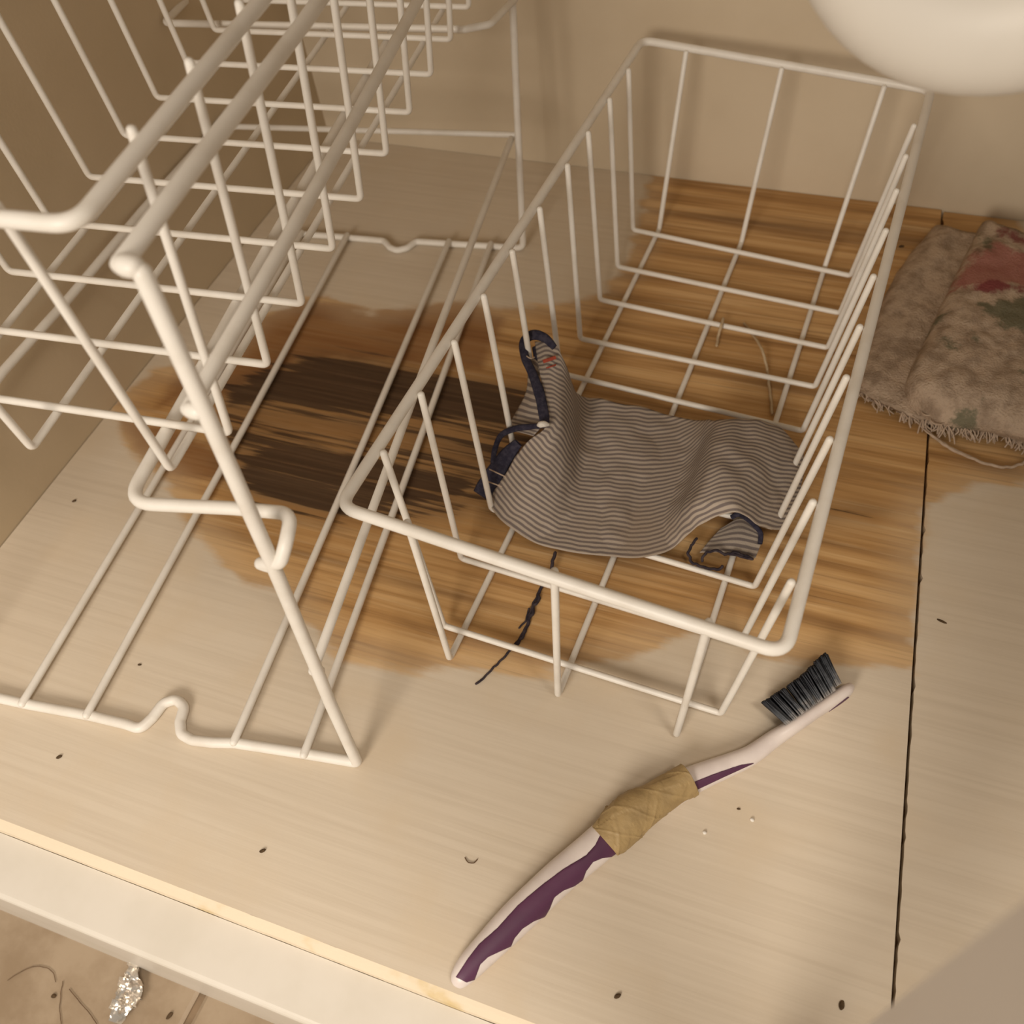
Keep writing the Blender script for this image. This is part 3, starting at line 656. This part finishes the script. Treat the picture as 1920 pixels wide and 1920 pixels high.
V, F = tube(path, rp, sides=40, round_ends=False); bend = mesh('bend', V, F, PVC, tr_)
V, F = tube(smoothpath(tail, 6), rp, sides=32, round_ends=False); mesh('outlet_pipe', V, F, PVC, tr_)
for sx in (-1, 1):
    c0 = ax+fw*rc*sx; V, F = tube([c0+[0,0,.24], c0+[0,0,.26], c0+[0,0,.36], c0+[0,0,.38]], [rp*1.2,rp*1.3,rp*1.3,rp*1.15], sides=12, round_ends=False); mesh('slip_nut', V, F, PVC, bend, smooth=False)

# ------------------------------------------------------------------ foil, hairs, crumbs
rows = [[(246,1800,-11.75),(262,1806,-11.5)],[(232,1826,-11.5),(262,1834,-11.2)],[(222,1850,-11.6),(266,1856,-11.5)],[(212,1872,-11.6),(258,1880,-11.2)],[(206,1892,-11.5),(244,1900,-11.6)],[(200,1912,-11.6),(228,1922,-11.5)]]
V, F, uu, vv = patch(rows, 12, 40, 0)
for i, p in enumerate(V):
    k = Vector(p*26); p[2] += .03*noise.noise(k)+.022*noise.cell(k*1.2)-.0; p[2] = max(p[2], -.762)
tag(mesh('foil_scrap', V, F, FOIL, smooth=False, solid=.0003), 'crumpled shiny foil scrap on the floor tiles below the front rail', 'foil')
Z = -.766
fl_ = lambda pts: wob([unp(u, v, Z) for u, v in pts], amp=.002)
strand(fl_([(15,1838),(40,1822),(62,1813),(85,1814),(100,1825),(104,1842)]), .0012, HAIR, 'arched brown hair on the tiles at the bottom left corner', 'hair', name='hair')
strand(fl_([(118,1840),(114,1865),(112,1890),(115,1922)]), .0012, HAIR, 'straight brown hair on the tiles between the arched hair and the slanted hair', 'hair', name='hair')
strand(fl_([(130,1855),(150,1880),(168,1900),(182,1922)]), .0012, HAIR, 'slanted brown hair on the tiles beside the foil scrap', 'hair', name='hair')
strand(wob([U(872,1608,.03),U(878,1617,.05),U(888,1618,.05),U(895,1611,.03)], amp=.001), .0014, HAIR, 'tiny curled hair on the pale board left of the toothbrush', 'hair', name='hair')
def blob(u, v, z, a, b, ang, mat, label, name='crumb', cat='crumb'):
    c = unp(u, v, z); V = []; F = []; nl, ns = 6, 10
    for i in range(nl+1):
        ph = math.pi*i/nl
        for k in range(ns):
            t = 2*math.pi*k/ns; x = a*math.cos(ph); y = b*math.sin(ph)*math.cos(t); zz = b*.7*math.sin(ph)*math.sin(t)
            j = 1+.25*noise.noise(Vector((x*200+u, y*200, zz*200)))
            x, y, zz = x*j, y*j, zz*j
            V.append((c[0]+x*math.cos(ang)-y*math.sin(ang), c[1]+x*math.sin(ang)+y*math.cos(ang), c[2]+zz+b*.6))
    for i in range(nl):
        for k in range(ns): F.append((i*ns+k, i*ns+(k+1)%ns, (i+1)*ns+(k+1)%ns, (i+1)*ns+k))
    return tag(mesh(name, V, F, mat), label, cat)
for u, v, a, ang, lb in [(140,940,.008,.9,'small dark crumb on the board near the left wall'),
    (112,1420,.009,.9,'dark crumb on the board below the left base wires of the rack'),
    (262,1247,.006,.3,'tiny dark crumb on the board between the base wires of the rack'),
    (493,1596,.009,.7,'dark crumb on the pale board near the front rail'),
    (1158,1868,.009,.8,'dark crumb near the bottom edge right of the toothbrush end'),
    (1578,1885,.011,1.6,'long dark crumb near the bottom left of the dark seam'),
    (1048,1286,.010,1.2,'brown crumb beside the middle front wire of the lower basket'),
    (1385,1517,.005,.2,'tiny dark speck on the pale board right of the tape wrap'),
    (1690,463,.010,.4,'dark round speck on the bare wood between basket and rug')]:
    blob(u, v, 0, a, a*.55, ang, SEED, lb)
blob(1765,1166, -.012, .014, .005, -.2, SEED, 'flat brown crumb on the right board beside the seam')
blob(102,1868, -.77, .009, .007, .3, SEED, 'dark crumb on the tiles among the hairs')
blob(319,1905, -.77, .013, .007, 1.3, SEED, 'dark crumb on the tiles right of the foil scrap')
for u, v, lb in [(1321,1562,'white crumb on the board below the tape wrap'),(1410,1538,'white crumb on the board farther right below the toothbrush neck')]:
    blob(u, v, 0, .0055, .005, 0, WHITECRUMB, lb)
